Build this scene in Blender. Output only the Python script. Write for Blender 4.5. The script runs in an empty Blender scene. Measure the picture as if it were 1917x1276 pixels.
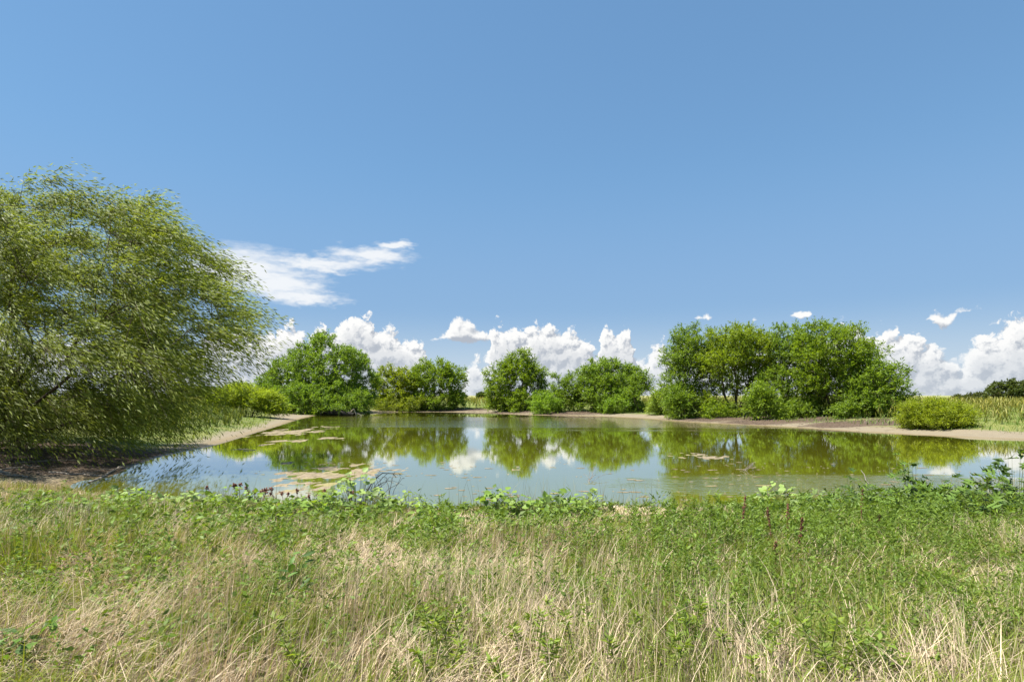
import bpy, math, random
import numpy as np
from mathutils import Vector, noise as mnoise

# ------------------------------------------------------------------ camera, sky, sun, exposure
S = bpy.context.scene
COL = S.collection
F, CX, HZ, EYE = 1065.0, 958.5, 740.0, 1.6      # focal length and horizon in photograph pixels, eye height in metres
cam_d = bpy.data.cameras.new('camera'); cam = bpy.data.objects.new('camera', cam_d); COL.objects.link(cam)
cam.location = (0, 0, EYE); cam.rotation_euler = (math.radians(90), 0, 0)
cam_d.sensor_width = 36; cam_d.lens = 36*F/1917; cam_d.shift_y = 102/1917; cam_d.clip_start = 0.05; cam_d.clip_end = 20000
S.camera = cam

SUN_EL, SUN_AZ = 63, -104                          # degrees; azimuth from straight ahead, negative to the left
SKY_K = .164; HAZE_C = (.29, .335, .38); CLOUD_LIT = (.465, .465, .46); CLOUD_SHADE = (.215, .235, .268); CLOUD_SHEET = (.44, .45, .46)
sv = Vector((math.cos(math.radians(SUN_EL))*math.sin(math.radians(SUN_AZ)),
             math.cos(math.radians(SUN_EL))*math.cos(math.radians(SUN_AZ)), math.sin(math.radians(SUN_EL))))
sun_d = bpy.data.lights.new('sun', 'SUN'); sun_d.energy = 5.0; sun_d.angle = math.radians(0.53); sun_d.color = (1, .955, .88)
sun = bpy.data.objects.new('sun', sun_d); COL.objects.link(sun); sun.rotation_euler = sv.to_track_quat('Z', 'Y').to_euler()

S.view_settings.view_transform = 'Standard'; S.view_settings.look = 'None'
S.view_settings.exposure = 1.1; S.view_settings.gamma = 1.0; S.view_settings.use_curve_mapping = False
S.cycles.use_denoising = True
S.cycles.max_bounces = 7; S.cycles.diffuse_bounces = 4; S.cycles.glossy_bounces = 3; S.cycles.transmission_bounces = 4
S.cycles.sample_clamp_indirect = 6

class NT:
    """small helper for node trees"""
    def __init__(s, nt): s.nt = nt
    def n(s, t, **kw):
        nd = s.nt.nodes.new(t)
        for k, v in kw.items(): setattr(nd, k, v)
        return nd
    def put(s, sock, v):
        if isinstance(v, (int, float)):
            sock.default_value = v
        elif isinstance(v, (tuple, list)):
            v = tuple(v)
            sock.default_value = v if len(v) == len(sock.default_value) else v + (1.0,)
        elif v is not None: s.nt.links.new(v, sock)
    def m(s, op, a, b=None, c=None, clamp=False):
        nd = s.n('ShaderNodeMath', operation=op, use_clamp=clamp)
        for i, v in enumerate((a, b, c)): s.put(nd.inputs[i], v)
        return nd.outputs[0]
    def v(s, op, a, b=None, c=None):
        nd = s.n('ShaderNodeVectorMath', operation=op)
        s.put(nd.inputs[0], a)
        if op == 'SCALE': s.put(nd.inputs['Scale'], b)
        else:
            s.put(nd.inputs[1], b); s.put(nd.inputs[2], c)
        return nd.outputs['Value'] if op in ('LENGTH', 'DOT_PRODUCT', 'DISTANCE') else nd.outputs[0]
    def ss(s, x, lo, hi, a=0.0, b=1.0):
        nd = s.n('ShaderNodeMapRange', interpolation_type='SMOOTHSTEP')
        for i, v in enumerate((x, lo, hi, a, b)): s.put(nd.inputs[i], v)
        return nd.outputs[0]
    def lin(s, x, lo, hi, a=0.0, b=1.0):
        nd = s.n('ShaderNodeMapRange')
        for i, v in enumerate((x, lo, hi, a, b)): s.put(nd.inputs[i], v)
        return nd.outputs[0]
    def mix(s, f, a, b, blend='MIX'):
        nd = s.n('ShaderNodeMix', data_type='RGBA', blend_type=blend)
        s.put(nd.inputs[0], f); s.put(nd.inputs[6], a); s.put(nd.inputs[7], b)
        return nd.outputs[2]
    def noise(s, vec, scale, detail=4, rough=.55, out=0, dist=0.0):
        nd = s.n('ShaderNodeTexNoise'); s.put(nd.inputs['Vector'], vec)
        nd.inputs['Scale'].default_value = scale; nd.inputs['Detail'].default_value = detail
        nd.inputs['Roughness'].default_value = rough; nd.inputs['Distortion'].default_value = dist
        return nd.outputs[out]
    def comb(s, x, y, z=0.0):
        nd = s.n('ShaderNodeCombineXYZ')
        for i, v in enumerate((x, y, z)): s.put(nd.inputs[i], v)
        return nd.outputs[0]
    def sep(s, v):
        nd = s.n('ShaderNodeSeparateXYZ'); s.put(nd.inputs[0], v); return nd.outputs

def uv(px, py):
    """photograph pixel -> (azimuth, slope) of that direction, both in degrees-like units"""
    a = math.atan((px-CX)/F)
    return math.degrees(a), math.degrees((HZ-py)/F*math.cos(a))

# cumulus outline along the horizon (photograph pixels: x, top y); the band goes on all round the horizon
TOPS = [(-200,640),(100,610),(300,640),(400,612),(440,600),(480,610),(505,600),(535,588),(560,600),(575,614),(605,594),(618,614),(628,598),(650,575),(668,569),(690,574),(702,594),(715,602),(735,596),
 (752,612),(772,618),(786,624),(798,648),(808,676),(820,692),(858,692),(872,668),(895,655),(908,660),(914,606),(928,590),(960,593),(976,603),(1000,592),(1030,590),(1050,602),(1080,606),(1100,620),
 (1112,630),(1118,656),(1122,640),(1126,602),(1140,598),(1152,606),(1165,595),(1180,598),(1185,628),(1192,652),(1202,642),(1212,646),(1218,634),(1240,626),(1262,626),(1310,642),(1400,650),(1500,640),
 (1556,615),(1575,592),(1590,587),(1608,594),(1616,614),(1640,608),(1665,600),(1700,603),(1732,614),(1760,626),(1800,640),(1815,628),(1840,606),(1862,590),(1890,576),(1917,572),(1960,566),(2060,600),(2200,620)]
# loose clouds above it (x, top y, base y)
LOOSE = [(795,650,632),(804,637,637),(820,623,639),(840,608,641),(855,589,643),(870,592,644),(890,605,643),(905,616,642),(918,624,638),(928,645,630),
 (1292,604,588),(1299,594,594),(1306,587,599),(1318,582,601),(1332,589,599),(1340,604,588),(1398,606,594),(1403,599,599),(1410,591,605),(1419,596,602),(1424,606,594),
 (1464,598,580),(1471,587,589),(1480,578,596),(1500,576,599),(1515,578,596),(1524,587,588),(1531,598,580),(1702,612,592),(1711,600,601),(1726,591,604),(1745,580,606),(1766,578,616),(1781,578,608),(1800,572,590),(1816,570,588),(1832,566,586),(1840,577,578),(1848,592,570)]
UR, VR = 46.0, 14.0
def build_world():
    w = bpy.data.worlds.new('World'); S.world = w; w.use_nodes = True
    nt = w.node_tree; nt.nodes.clear(); N = NT(nt)
    g = bpy.data.node_groups.new('cloud_field', 'ShaderNodeTree')
    g.interface.new_socket('UV', in_out='INPUT', socket_type='NodeSocketVector')
    g.interface.new_socket('F', in_out='OUTPUT', socket_type='NodeSocketFloat')
    G = NT(g); gi = G.n('NodeGroupInput'); go = G.n('NodeGroupOutput')
    p0 = gi.outputs[0]
    def curve(pts, x):
        c = G.n('ShaderNodeFloatCurve'); cu = c.mapping.curves[0]; c.mapping.use_clip = False
        pts = sorted((min(max((u+UR)/(2*UR), 0), 1), min(max(v/VR, 0), 1)) for u, v in pts)
        cu.points[0].location = (0, pts[0][1]); cu.points[1].location = (1, pts[-1][1])
        for q in pts:
            if 0 < q[0] < 1: cu.points.new(*q)
        for q in cu.points: q.handle_type = 'AUTO_CLAMPED'
        c.mapping.update(); G.put(c.inputs['Value'], x)
        return G.m('MULTIPLY', c.outputs[0], VR)
    def n2(vec, sc, det, rough, out=0):
        nd = G.n('ShaderNodeTexNoise', noise_dimensions='2D'); G.put(nd.inputs['Vector'], vec)
        nd.inputs['Scale'].default_value = sc; nd.inputs['Detail'].default_value = det; nd.inputs['Roughness'].default_value = rough
        return nd.outputs[out]
    wob = n2(p0, .8, 3, .6, 1)
    p = G.v('MULTIPLY_ADD', G.v('SUBTRACT', wob, (.5, .5, .5)), (1.1, .9, 0), p0)
    sp = G.sep(p); uu = G.m('MULTIPLY_ADD', sp[0], 1/(2*UR), .5, clamp=True)
    T1 = curve([uv(x, y) for x, y in TOPS], uu)
    p2 = G.v('MULTIPLY_ADD', G.v('SUBTRACT', wob, (.5, .5, .5)), (.5, .5, 0), p0); s2 = G.sep(p2); u2 = G.m('MULTIPLY_ADD', s2[0], 1/(2*UR), .5, clamp=True)
    T2 = curve([uv(x, y) for x, y, b in LOOSE], u2); B2 = curve([uv(x, b) for x, y, b in LOOSE], u2)
    ring = G.lin(n2(G.comb(sp[0], 3.3, 0), .12, 3, .6), .3, .72, 1.5, 10.0)
    k = G.ss(G.m('ABSOLUTE', sp[0]), 43, 48); mixT = G.m('ADD', G.m('MULTIPLY', T1, G.m('SUBTRACT', 1.0, k)), G.m('MULTIPLY', ring, k))
    lo = G.m('SUBTRACT', mixT, sp[1])
    hi = G.m('MINIMUM', G.m('MULTIPLY', G.m('SUBTRACT', T2, s2[1]), 1.3), G.m('MULTIPLY', G.m('SUBTRACT', s2[1], B2), 2.2)); hi = G.m('ADD', G.m('ADD', hi, .16), G.m('MULTIPLY', k, -5.0))
    vo = G.n('ShaderNodeTexVoronoi', feature='F1', voronoi_dimensions='2D'); G.put(vo.inputs['Vector'], p)
    vo.inputs['Scale'].default_value = .62; vo.inputs['Detail'].default_value = 3.0; vo.inputs['Roughness'].default_value = .6
    vo.inputs['Lacunarity'].default_value = 2.2
    bil = G.m('SUBTRACT', .40, vo.outputs['Distance'])
    f = G.m('MAXIMUM', G.m('ADD', G.m('MINIMUM', lo, 3.5), G.m('MULTIPLY', bil, 1.5)), G.m('ADD', hi, G.m('MULTIPLY', bil, .8)))
    G.put(go.inputs[0], f)

    tc = N.n('ShaderNodeTexCoord'); d = N.sep(tc.outputs['Generated'])
    hyp = N.m('SQRT', N.m('ADD', N.m('MULTIPLY', d[0], d[0]), N.m('MULTIPLY', d[1], d[1])))
    U = N.m('MULTIPLY', N.m('ARCTAN2', d[0], d[1]), 57.2958)
    V = N.m('MULTIPLY', N.m('DIVIDE', d[2], N.m('MAXIMUM', hyp, .001)), 57.2958)
    P = N.comb(U, V, 0)
    def field(v):
        q = N.n('ShaderNodeGroup', node_tree=g); N.put(q.inputs[0], v); return q.outputs[0]
    f0 = field(P); f1 = field(N.v('ADD', P, (-.3, .55, 0)))
    low = N.ss(V, .5, 5.0)                                      # clouds melt into the pale horizon
    alpha = N.m('MULTIPLY', N.ss(f0, 0.0, N.lin(low, 0, 1, 1.8, .55)), N.lin(low, 0, 1, .8, 1.0))
    lit = N.ss(N.m('SUBTRACT', f0, f1), -.6, .9)
    depth = N.ss(f0, .8, 3.0)
    lit = N.m('ADD', N.m('MULTIPLY', lit, N.lin(depth, 0, 1, 1.12, .5)), N.lin(depth, 0, 1, 0, .10), clamp=True)
    ccol = N.mix(lit, CLOUD_SHADE, CLOUD_LIT)
    # torn high sheet left of the middle
    def nn(vec, sc, det, rough, out=0):
        nd = N.n('ShaderNodeTexNoise', noise_dimensions='2D'); N.put(nd.inputs['Vector'], vec)
        nd.inputs['Scale'].default_value = sc; nd.inputs['Detail'].default_value = det; nd.inputs['Roughness'].default_value = rough
        return nd.outputs[out]
    pw = N.v('MULTIPLY_ADD', N.v('SUBTRACT', nn(N.v('MULTIPLY', P, (.5, 1.3, 1)), .8, 3, .6, 1), (.5, .5, .5)), (3.6, 1.5, 0), P)
    mn = None
    for px, py, rx, ry in [(450,505,120,46),(560,555,85,14),(690,478,74,17),(590,494,110,13),(745,460,30,9),(525,530,80,34)]:
        u, v = uv(px, py); u1, _ = uv(px+rx, py); _, v2 = uv(px, py-ry)
        su, svv = 1/abs(u1-u), 1/abs(v2-v)
        l = N.v('LENGTH', N.v('MULTIPLY_ADD', pw, (su, svv, 0), (-u*su, -v*svv, 0)))
        mn = l if mn is None else N.m('SMOOTH_MIN', mn, l, .25)
    fs = N.m('ADD', N.m('SUBTRACT', 1.0, mn), N.m('MULTIPLY', N.m('SUBTRACT', nn(N.v('MULTIPLY', P, (.35, 1.5, 1)), 1.0, 5, .62), .5), 1.1))
    asht = N.m('MULTIPLY', N.ss(fs, -.35, .75), .92)
    sky = N.n('ShaderNodeTexSky', sky_type='NISHITA', sun_disc=False)
    sky.sun_elevation = math.radians(SUN_EL); sky.sun_rotation = math.radians(SUN_AZ)
    sky.air_density = 1.0; sky.dust_density = .15; sky.ozone_density = 1.0; sky.altitude = 200
    gm = N.n('ShaderNodeGamma'); gm.inputs['Gamma'].default_value = .5; nt.links.new(sky.outputs[0], gm.inputs['Color'])
    skc = N.v('SCALE', gm.outputs[0], SKY_K)
    hsv = N.n('ShaderNodeHueSaturation'); hsv.inputs['Saturation'].default_value = 1.28; N.put(hsv.inputs['Color'], skc); skc = N.v('MULTIPLY', hsv.outputs[0], (.54, .775, .955))
    skc = N.mix(N.ss(V, 24.0, 6.0, 0, .55), skc, (.12, .182, .30))
    skc = N.mix(N.ss(V, 9.0, -.5, 0, .92), skc, HAZE_C)
    c = N.mix(asht, skc, CLOUD_SHEET)
    c = N.mix(alpha, c, ccol)
    c = N.mix(N.ss(V, -2.0, -.3), (.08, .09, .04), c)            # below the horizon: dull ground tone
    bg = N.n('ShaderNodeBackground'); N.put(bg.inputs['Color'], c); bg.inputs['Strength'].default_value = 1.0
    out = N.n('ShaderNodeOutputWorld'); nt.links.new(bg.outputs[0], out.inputs[0])
    w.cycles.sampling_method = 'MANUAL'; w.cycles.sample_map_resolution = 512
build_world()

# ------------------------------------------------------------------ helpers
rng = np.random.default_rng(11); random.seed(11)
def X(px, Y): return (px-CX)/F*Y
def Z(py, Y): return EYE-(py-HZ)/F*Y
def nrm(a): return a/np.maximum(np.linalg.norm(a, axis=-1, keepdims=True), 1e-9)
def sstep(a, b, x):
    t = np.clip((x-a)/(b-a), 0, 1); return t*t*(3-2*t)

def tag(o, label=None, cat=None, group=None, kind=None):
    if label: o['label'] = label
    if cat: o['category'] = cat
    if group: o['group'] = group
    if kind: o['kind'] = kind
    return o
def mesh_data(name, verts, quads=None, tris=None, mats=(), attrs=None, smooth=False):
    me = bpy.data.meshes.new(name)
    verts = np.asarray(verts, np.float32).reshape(-1, 3)
    me.vertices.add(len(verts)); me.vertices.foreach_set('co', verts.ravel())
    q = np.asarray(quads if quads is not None else np.zeros((0, 4)), np.int32).reshape(-1, 4)
    t = np.asarray(tris if tris is not None else np.zeros((0, 3)), np.int32).reshape(-1, 3)
    me.loops.add(q.size+t.size); me.loops.foreach_set('vertex_index', np.concatenate([q.ravel(), t.ravel()]).astype(np.int32))
    st = np.concatenate([np.arange(len(q))*4, q.size+np.arange(len(t))*3]).astype(np.int32)
    me.polygons.add(len(st)); me.polygons.foreach_set('loop_start', st)
    if smooth: me.polygons.foreach_set('use_smooth', np.ones(len(st), bool))
    me.update(calc_edges=True)
    for k, a in (attrs or {}).items():
        at = me.attributes.new(k, 'FLOAT', 'POINT'); at.data.foreach_set('value', np.asarray(a, np.float32).ravel())
    for m in mats: me.materials.append(m)
    return me
def obj(name, me, parent=None, loc=None, color=None):
    o = bpy.data.objects.new(name, me); COL.objects.link(o)
    if parent: o.parent = parent
    if loc is not None: o.location = loc
    if color: o.color = (*color, 1)
    return o
def empty(name, loc):
    o = bpy.data.objects.new(name, None); COL.objects.link(o); o.location = loc; o.empty_display_size = .2
    return o

# ------------------------------------------------------------------ pond outline and terrain
def W(px, py):
    Y = (EYE+1.0)*F/(py-HZ); return (X(px, Y), Y)
OUT = [(-13.2,17.6), W(210,890), W(250,872), W(310,853), W(400,834), W(470,813), W(520,798), W(560,785), W(600,776.5), W(650,775.2), W(700,773),
       W(760,771.3), W(850,771), W(900,772), W(940,774), W(1000,776.5), W(1100,778.5), W(1200,783), W(1290,790), W(1400,795.5), W(1500,801),
       W(1590,807), W(1696,813), W(1800,818.5), W(1917,823.5), (36,29), (38.5,25), (36,21), (27,17.2), (20,15.3), (14,14.2), (8,13.4), (3,13.0), (-2,13.1), (-6,13.5), (-10,14.6), (-12.4,16)]
def catmull(pts, n=8):
    P = np.array(pts); k = len(P); r = []
    for i in range(k):
        a, b, c, d = P[(i-1) % k], P[i], P[(i+1) % k], P[(i+2) % k]
        for j in range(n):
            t = j/n
            r.append(.5*((2*b)+(c-a)*t+(2*a-5*b+4*c-d)*t*t+(3*b-a-3*c+d)*t**3))
    return np.array(r)
SH = catmull(OUT, 7)
def sdist(x, y):
    """signed distance to the waterline, positive on land"""
    x = np.atleast_1d(np.asarray(x, float)); y = np.atleast_1d(np.asarray(y, float)); res = np.empty(len(x))
    A = SH; B = np.roll(SH, -1, 0); AB = B-A; L = (AB**2).sum(1)
    for s in range(0, len(x), 4000):
        px = x[s:s+4000, None]; py = y[s:s+4000, None]
        t = np.clip(((px-A[:, 0])*AB[:, 0]+(py-A[:, 1])*AB[:, 1])/L, 0, 1)
        d = np.sqrt(((px-A[:, 0]-t*AB[:, 0])**2+(py-A[:, 1]-t*AB[:, 1])**2).min(1))
        cr = ((A[:, 1] > py) != (B[:, 1] > py)) & (px < (B[:, 0]-A[:, 0])*(py-A[:, 1])/np.where(AB[:, 1] == 0, 1e-9, AB[:, 1])+A[:, 0])
        res[s:s+4000] = np.where(cr.sum(1) % 2 == 1, -d, d)
    return res
def bumps(x, y):
    return (np.sin(x*1.31+y*.7)*np.sin(y*1.13-x*.4)*.5+np.sin(x*.43+1.7)*np.cos(y*.37+.5)+.4*np.sin(x*2.9+y*2.1)*np.sin(y*3.3-x*1.7))
def height(x, y, d=None):
    x = np.atleast_1d(np.asarray(x, float)); y = np.atleast_1d(np.asarray(y, float))
    if d is None: d = sdist(x, y)
    wob = .25*np.sin(x*.9+y*.5)+.2*np.sin(y*1.7-x*.6)
    dd = np.where(d > 0, np.maximum(d+wob*np.clip(d, 0, 1), 0), d)
    wf = sstep(22, 14.5, y)*sstep(-15.5, -10.5, x)
    wf = np.maximum(wf, sstep(15, 11, y))
    zf = -1+1.0*(1-np.exp(-np.maximum(dd, 0)/5.2))
    zo = -1+.055*np.clip(dd, 0, 4)+.12*sstep(2, 5, dd)+.75*sstep(4.5, 16, dd)+.25*sstep(30, 90, dd)+.55*sstep(2.5, 9, dd)*sstep(-12, -16, x)*sstep(66, 50, y)*sstep(24, 31, y)
    z = zf*wf+zo*(1-wf)+bumps(x, y)*.035*np.clip(dd/3, 0, 1)
    return np.where(d < 0, -1+np.maximum(d*.09, -1.1), z)
def h1(x, y): return float(height([x], [y])[0])

def build_ground():
    ang = np.concatenate([np.radians(np.linspace(-62, 62, 300)), np.radians(np.linspace(62, 298, 60))[1:-1]])
    rad = np.concatenate([np.arange(.3, 8, .45), np.arange(8, 30, .36), np.arange(30, 110, .85), 110*1.17**np.arange(27)])
    R, A = np.meshgrid(rad, ang, indexing='ij')
    x = (R*np.sin(A)).ravel(); y = (R*np.cos(A)).ravel(); d = sdist(x, y); z = height(x, y, d)
    x = np.append(x, 0); y = np.append(y, 0); z = np.append(z, h1(0, 0)); d = np.append(d, sdist([0], [0]))
    nr, na = R.shape; i = np.arange(nr-1)[:, None]; j = np.arange(na)[None, :]; j2 = (j+1) % na
    q = np.stack([i*na+j, i*na+j2, (i+1)*na+j2, (i+1)*na+j], -1).reshape(-1, 4)[:, ::-1]
    t = np.stack([np.full(na, nr*na), np.arange(na), (np.arange(na)+1) % na], -1)[:, ::-1]
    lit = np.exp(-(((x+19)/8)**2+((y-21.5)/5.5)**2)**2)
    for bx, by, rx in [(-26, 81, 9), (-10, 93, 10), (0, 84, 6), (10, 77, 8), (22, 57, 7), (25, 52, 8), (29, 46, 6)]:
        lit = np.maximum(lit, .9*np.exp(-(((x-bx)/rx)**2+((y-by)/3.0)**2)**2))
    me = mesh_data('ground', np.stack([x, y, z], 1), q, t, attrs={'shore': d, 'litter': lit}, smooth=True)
    m = bpy.data.materials.new('ground'); m.use_nodes = True; nt = m.node_tree; N = NT(nt); b = nt.nodes['Principled BSDF']
    def at(k): a = N.n('ShaderNodeAttribute', attribute_name=k); return a.outputs['Fac']
    pos = N.n('ShaderNodeNewGeometry').outputs['Position']
    n1 = N.noise(pos, .35, 5, .6); n2 = N.noise(pos, 2.2, 6, .65); n3 = N.noise(pos, 14, 5, .7)
    gs = N.sep(pos); sh = N.m('ADD', N.m('ADD', at('shore'), N.m('MULTIPLY', N.m('MULTIPLY', N.ss(gs[0], -12, -15), N.ss(gs[1], 68, 56)), 2.3)), N.m('MULTIPLY', N.m('SUBTRACT', n1, .5), 3.0))
    dry = N.mix(n2, (.178, .147, .098), (.262, .22, .152)); dry = N.mix(N.ss(n3, .45, .7, 0, .6), dry, (.18, .135, .085))
    wet = N.mix(n2, (.16, .12, .06), (.24, .185, .10))
    mud = N.mix(N.ss(at('shore'), .1, 1.1), wet, dry)
    grs = N.mix(N.ss(n1, .35, .65), (.085, .13, .025), (.19, .19, .06)); grs = N.mix(N.ss(n2, .4, .75), grs, (.14, .16, .035))
    c = N.mix(N.ss(sh, 3.2, 5.0), mud, grs)
    ysep = N.sep(pos)
    front = N.m('MULTIPLY', N.ss(ysep[1], 17, 12), N.ss(at('shore'), .5, 1.4))
    soil = N.mix(n2, (.075, .055, .03), (.16, .12, .065)); c = N.mix(front, c, soil)
    far = N.mix(N.ss(N.noise(pos, .012, 3), .4, .6), (.30, .27, .11), (.20, .23, .07)); c = N.mix(N.ss(ysep[1], 110, 170), c, far)
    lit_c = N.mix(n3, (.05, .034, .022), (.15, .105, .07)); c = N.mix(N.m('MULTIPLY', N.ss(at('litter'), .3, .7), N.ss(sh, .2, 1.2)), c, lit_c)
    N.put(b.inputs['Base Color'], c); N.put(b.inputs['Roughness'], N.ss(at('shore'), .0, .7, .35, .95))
    b.inputs['Specular IOR Level'].default_value = .25
    bp = N.n('ShaderNodeBump'); bp.inputs['Strength'].default_value = .7; bp.inputs['Distance'].default_value = .06
    N.put(bp.inputs['Height'], N.m('ADD', N.m('MULTIPLY', n2, .8), N.m('MULTIPLY', n3, .5))); N.put(b.inputs['Normal'], bp.outputs[0])
    me.materials.append(m)
    tag(obj('ground', me), kind='structure')
build_ground()

def build_water():
    c = SH.mean(0); nv = []
    A = SH; tg = nrm(np.roll(SH, -1, 0)-np.roll(SH, 1, 0)); nor = np.stack([tg[:, 1], -tg[:, 0]], 1)
    o = SH+nor*.0
    # push outwards: test one side
    if sdist((SH+nor*.5)[:, 0], (SH+nor*.5)[:, 1]).mean() < 0: nor = -nor
    o = SH+nor*.45
    import bmesh
    bm = bmesh.new(); f = bm.faces.new([bm.verts.new((p[0], p[1], -1.0)) for p in o])
    if f.normal.z < 0 or f.calc_area() and (f.normal_update() or f.normal.z < 0): f.normal_flip()
    bmesh.ops.triangulate(bm, faces=bm.faces[:]); me = bpy.data.meshes.new('pond'); bm.to_mesh(me); bm.free()
    m = bpy.data.materials.new('pond_water'); m.use_nodes = True; nt = m.node_tree; N = NT(nt); b = nt.nodes['Principled BSDF']
    pos = N.n('ShaderNodeNewGeometry').outputs['Position']; s = N.sep(pos)
    n = N.noise(pos, .16, 4, .6)
    N.put(b.inputs['Base Color'], N.mix(n, (.125, .134, .009), (.19, .185, .016)))
    b.inputs['Roughness'].default_value = .03; b.inputs['IOR'].default_value = 1.4; b.inputs['Coat Weight'].default_value = 1.0; b.inputs['Coat IOR'].default_value = 1.45; b.inputs['Coat Roughness'].default_value = .03
    # ruffled patches where the breeze touches the water
    e = N.v('LENGTH', N.v('MULTIPLY_ADD', pos, (1/26, 1/13, 0), (-6/26, -55/13, 0)))
    e2 = N.v('LENGTH', N.v('MULTIPLY_ADD', pos, (1/13, 1/5, 0), (14/13, -66/5, 0)))
    e3 = N.v('LENGTH', N.v('MULTIPLY_ADD', pos, (1/7, 1/2.5, 0), (-11/7, -16.5/2.5, 0)))
    wn = N.m('MULTIPLY', N.m('SUBTRACT', N.noise(N.v('MULTIPLY', pos, (.09, .3, 1)), 1.0, 4, .6), .5), 1.6)
    ruff = N.ss(N.m('ADD', N.m('MINIMUM', N.m('MINIMUM', e, e2), e3), wn), 1.15, .55)
    w1 = N.noise(N.v('MULTIPLY', pos, (1.0, 2.2, 1)), 3.2, 3, .55); w2 = N.noise(N.v('MULTIPLY', pos, (1, 1.8, 1)), .7, 2, .5)
    hgt = N.m('ADD', N.m('MULTIPLY', w1, N.lin(ruff, 0, 1, .03, 1.7)), N.m('MULTIPLY', w2, .05))
    bp = N.n('ShaderNodeBump'); bp.inputs['Strength'].default_value = 1.0; bp.inputs['Distance'].default_value = .014
    N.put(bp.inputs['Height'], hgt); N.put(b.inputs['Normal'], bp.outputs[0]); N.put(b.inputs['Coat Normal'], bp.outputs[0])
    me.materials.append(m)
    tag(obj('pond_water', me), kind='structure')
build_water()

# ------------------------------------------------------------------ materials for plants
def leaf_mat(name, base=None, vary=.35, yel=(1.28, 1.15, .7), trans=.46, tcol=(1.9, 1.85, .75), rough=.55, spec=.35):
    """base None: the object's own colour"""
    m = bpy.data.materials.new(name); m.use_nodes = True; nt = m.node_tree; N = NT(nt); b = nt.nodes['Principled BSDF']
    if base is None: c = N.n('ShaderNodeObjectInfo').outputs['Color']
    else: c = N.n('ShaderNodeRGB').outputs[0]; nt.nodes[-1].outputs[0].default_value = (*base, 1)
    t = N.n('ShaderNodeAttribute', attribute_name='tint').outputs['Fac']
    c2 = N.v('MULTIPLY', c, yel); c = N.mix(N.lin(t, 0, 1), c, c2)
    c = N.v('SCALE', c, N.lin(N.m('FRACT', N.m('MULTIPLY', t, 7.3)), 0, 1, 1-vary, 1+vary))
    N.put(b.inputs['Base Color'], c); b.inputs['Roughness'].default_value = rough; b.inputs['Specular IOR Level'].default_value = spec
    tr = N.n('ShaderNodeBsdfTranslucent'); N.put(tr.inputs['Color'], N.v('MULTIPLY', c, tcol))
    mx = N.n('ShaderNodeMixShader'); mx.inputs[0].default_value = trans
    nt.links.new(b.outputs[0], mx.inputs[1]); nt.links.new(tr.outputs[0], mx.inputs[2]); nt.links.new(mx.outputs[0], nt.nodes['Material Output'].inputs[0])
    return m
M_LEAF = leaf_mat('tree_leaves')
def bark_mat(name, a, b_):
    m = bpy.data.materials.new(name); m.use_nodes = True; nt = m.node_tree; N = NT(nt); b = nt.nodes['Principled BSDF']
    pos = N.n('ShaderNodeNewGeometry').outputs['Position']; n = N.noise(N.v('MULTIPLY', pos, (1, 1, .25)), 9, 5, .65)
    N.put(b.inputs['Base Color'], N.mix(N.ss(n, .3, .7), a, b_)); b.inputs['Roughness'].default_value = .9; b.inputs['Specular IOR Level'].default_value = .15
    bp = N.n('ShaderNodeBump'); bp.inputs['Strength'].default_value = .6; bp.inputs['Distance'].default_value = .03; N.put(bp.inputs['Height'], n); N.put(b.inputs['Normal'], bp.outputs[0])
    return m
M_BARK = bark_mat('willow_bark', (.055, .042, .03), (.15, .115, .085))
M_DEAD = bark_mat('dead_wood', (.15, .128, .105), (.31, .27, .225))
M_DARKWOOD = bark_mat('wet_wood', (.012, .011, .011), (.06, .055, .05))
M_DOCK = bark_mat('seed_head', (.10, .04, .026), (.24, .11, .075))

# ------------------------------------------------------------------ trees
def frustums(A, B, ra, rb, k):
    """tapered k-sided tubes from A to B"""
    n = len(A); ax = nrm(B-A); ref = np.where(np.abs(ax[:, 2:3]) > .9, np.array([[1., 0, 0]]), np.array([[0, 0, 1.]]))
    u = nrm(np.cross(ax, ref)); v = np.cross(ax, u); th = np.arange(k)/k*2*np.pi
    ring = u[:, None]*np.cos(th)[None, :, None]+v[:, None]*np.sin(th)[None, :, None]
    V = np.concatenate([A[:, None]+ring*ra[:, None, None], B[:, None]+ring*rb[:, None, None]], 1).reshape(-1, 3)
    j = np.arange(k); q1 = np.stack([j, (j+1) % k, (j+1) % k+k, j+k], -1)
    Q = (np.arange(n)[:, None, None]*2*k+q1[None]).reshape(-1, 4)
    return V, Q
def tubes(paths, k=6):
    """paths: list of (points, radii) -> mesh arrays"""
    A, B, ra, rb = [], [], [], []
    for p, r in paths:
        for i in range(len(p)-1): A.append(p[i]); B.append(p[i+1]); ra.append(r[i]); rb.append(r[i+1])
    return frustums(np.array(A, float), np.array(B, float), np.array(ra, float), np.array(rb, float), k)

def leaves(pos, dirs, ln, wd, tint, rs):
    """one diamond-shaped quad per leaf"""
    n = len(pos); rnd = nrm(rs.normal(size=(n, 3))+np.array([0, 0, .9])); side = nrm(np.cross(dirs, rnd))
    up = np.cross(side, dirs)
    V = np.stack([pos, pos+dirs*(ln*.42)[:, None]+side*(wd*.5)[:, None]+up*(ln*.05)[:, None], pos+dirs*ln[:, None]-up*(ln*.08)[:, None],
                  pos+dirs*(ln*.42)[:, None]-side*(wd*.5)[:, None]+up*(ln*.05)[:, None]], 1).reshape(-1, 3)
    return V, np.arange(4*n).reshape(-1, 4), np.repeat(tint, 4)

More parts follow.
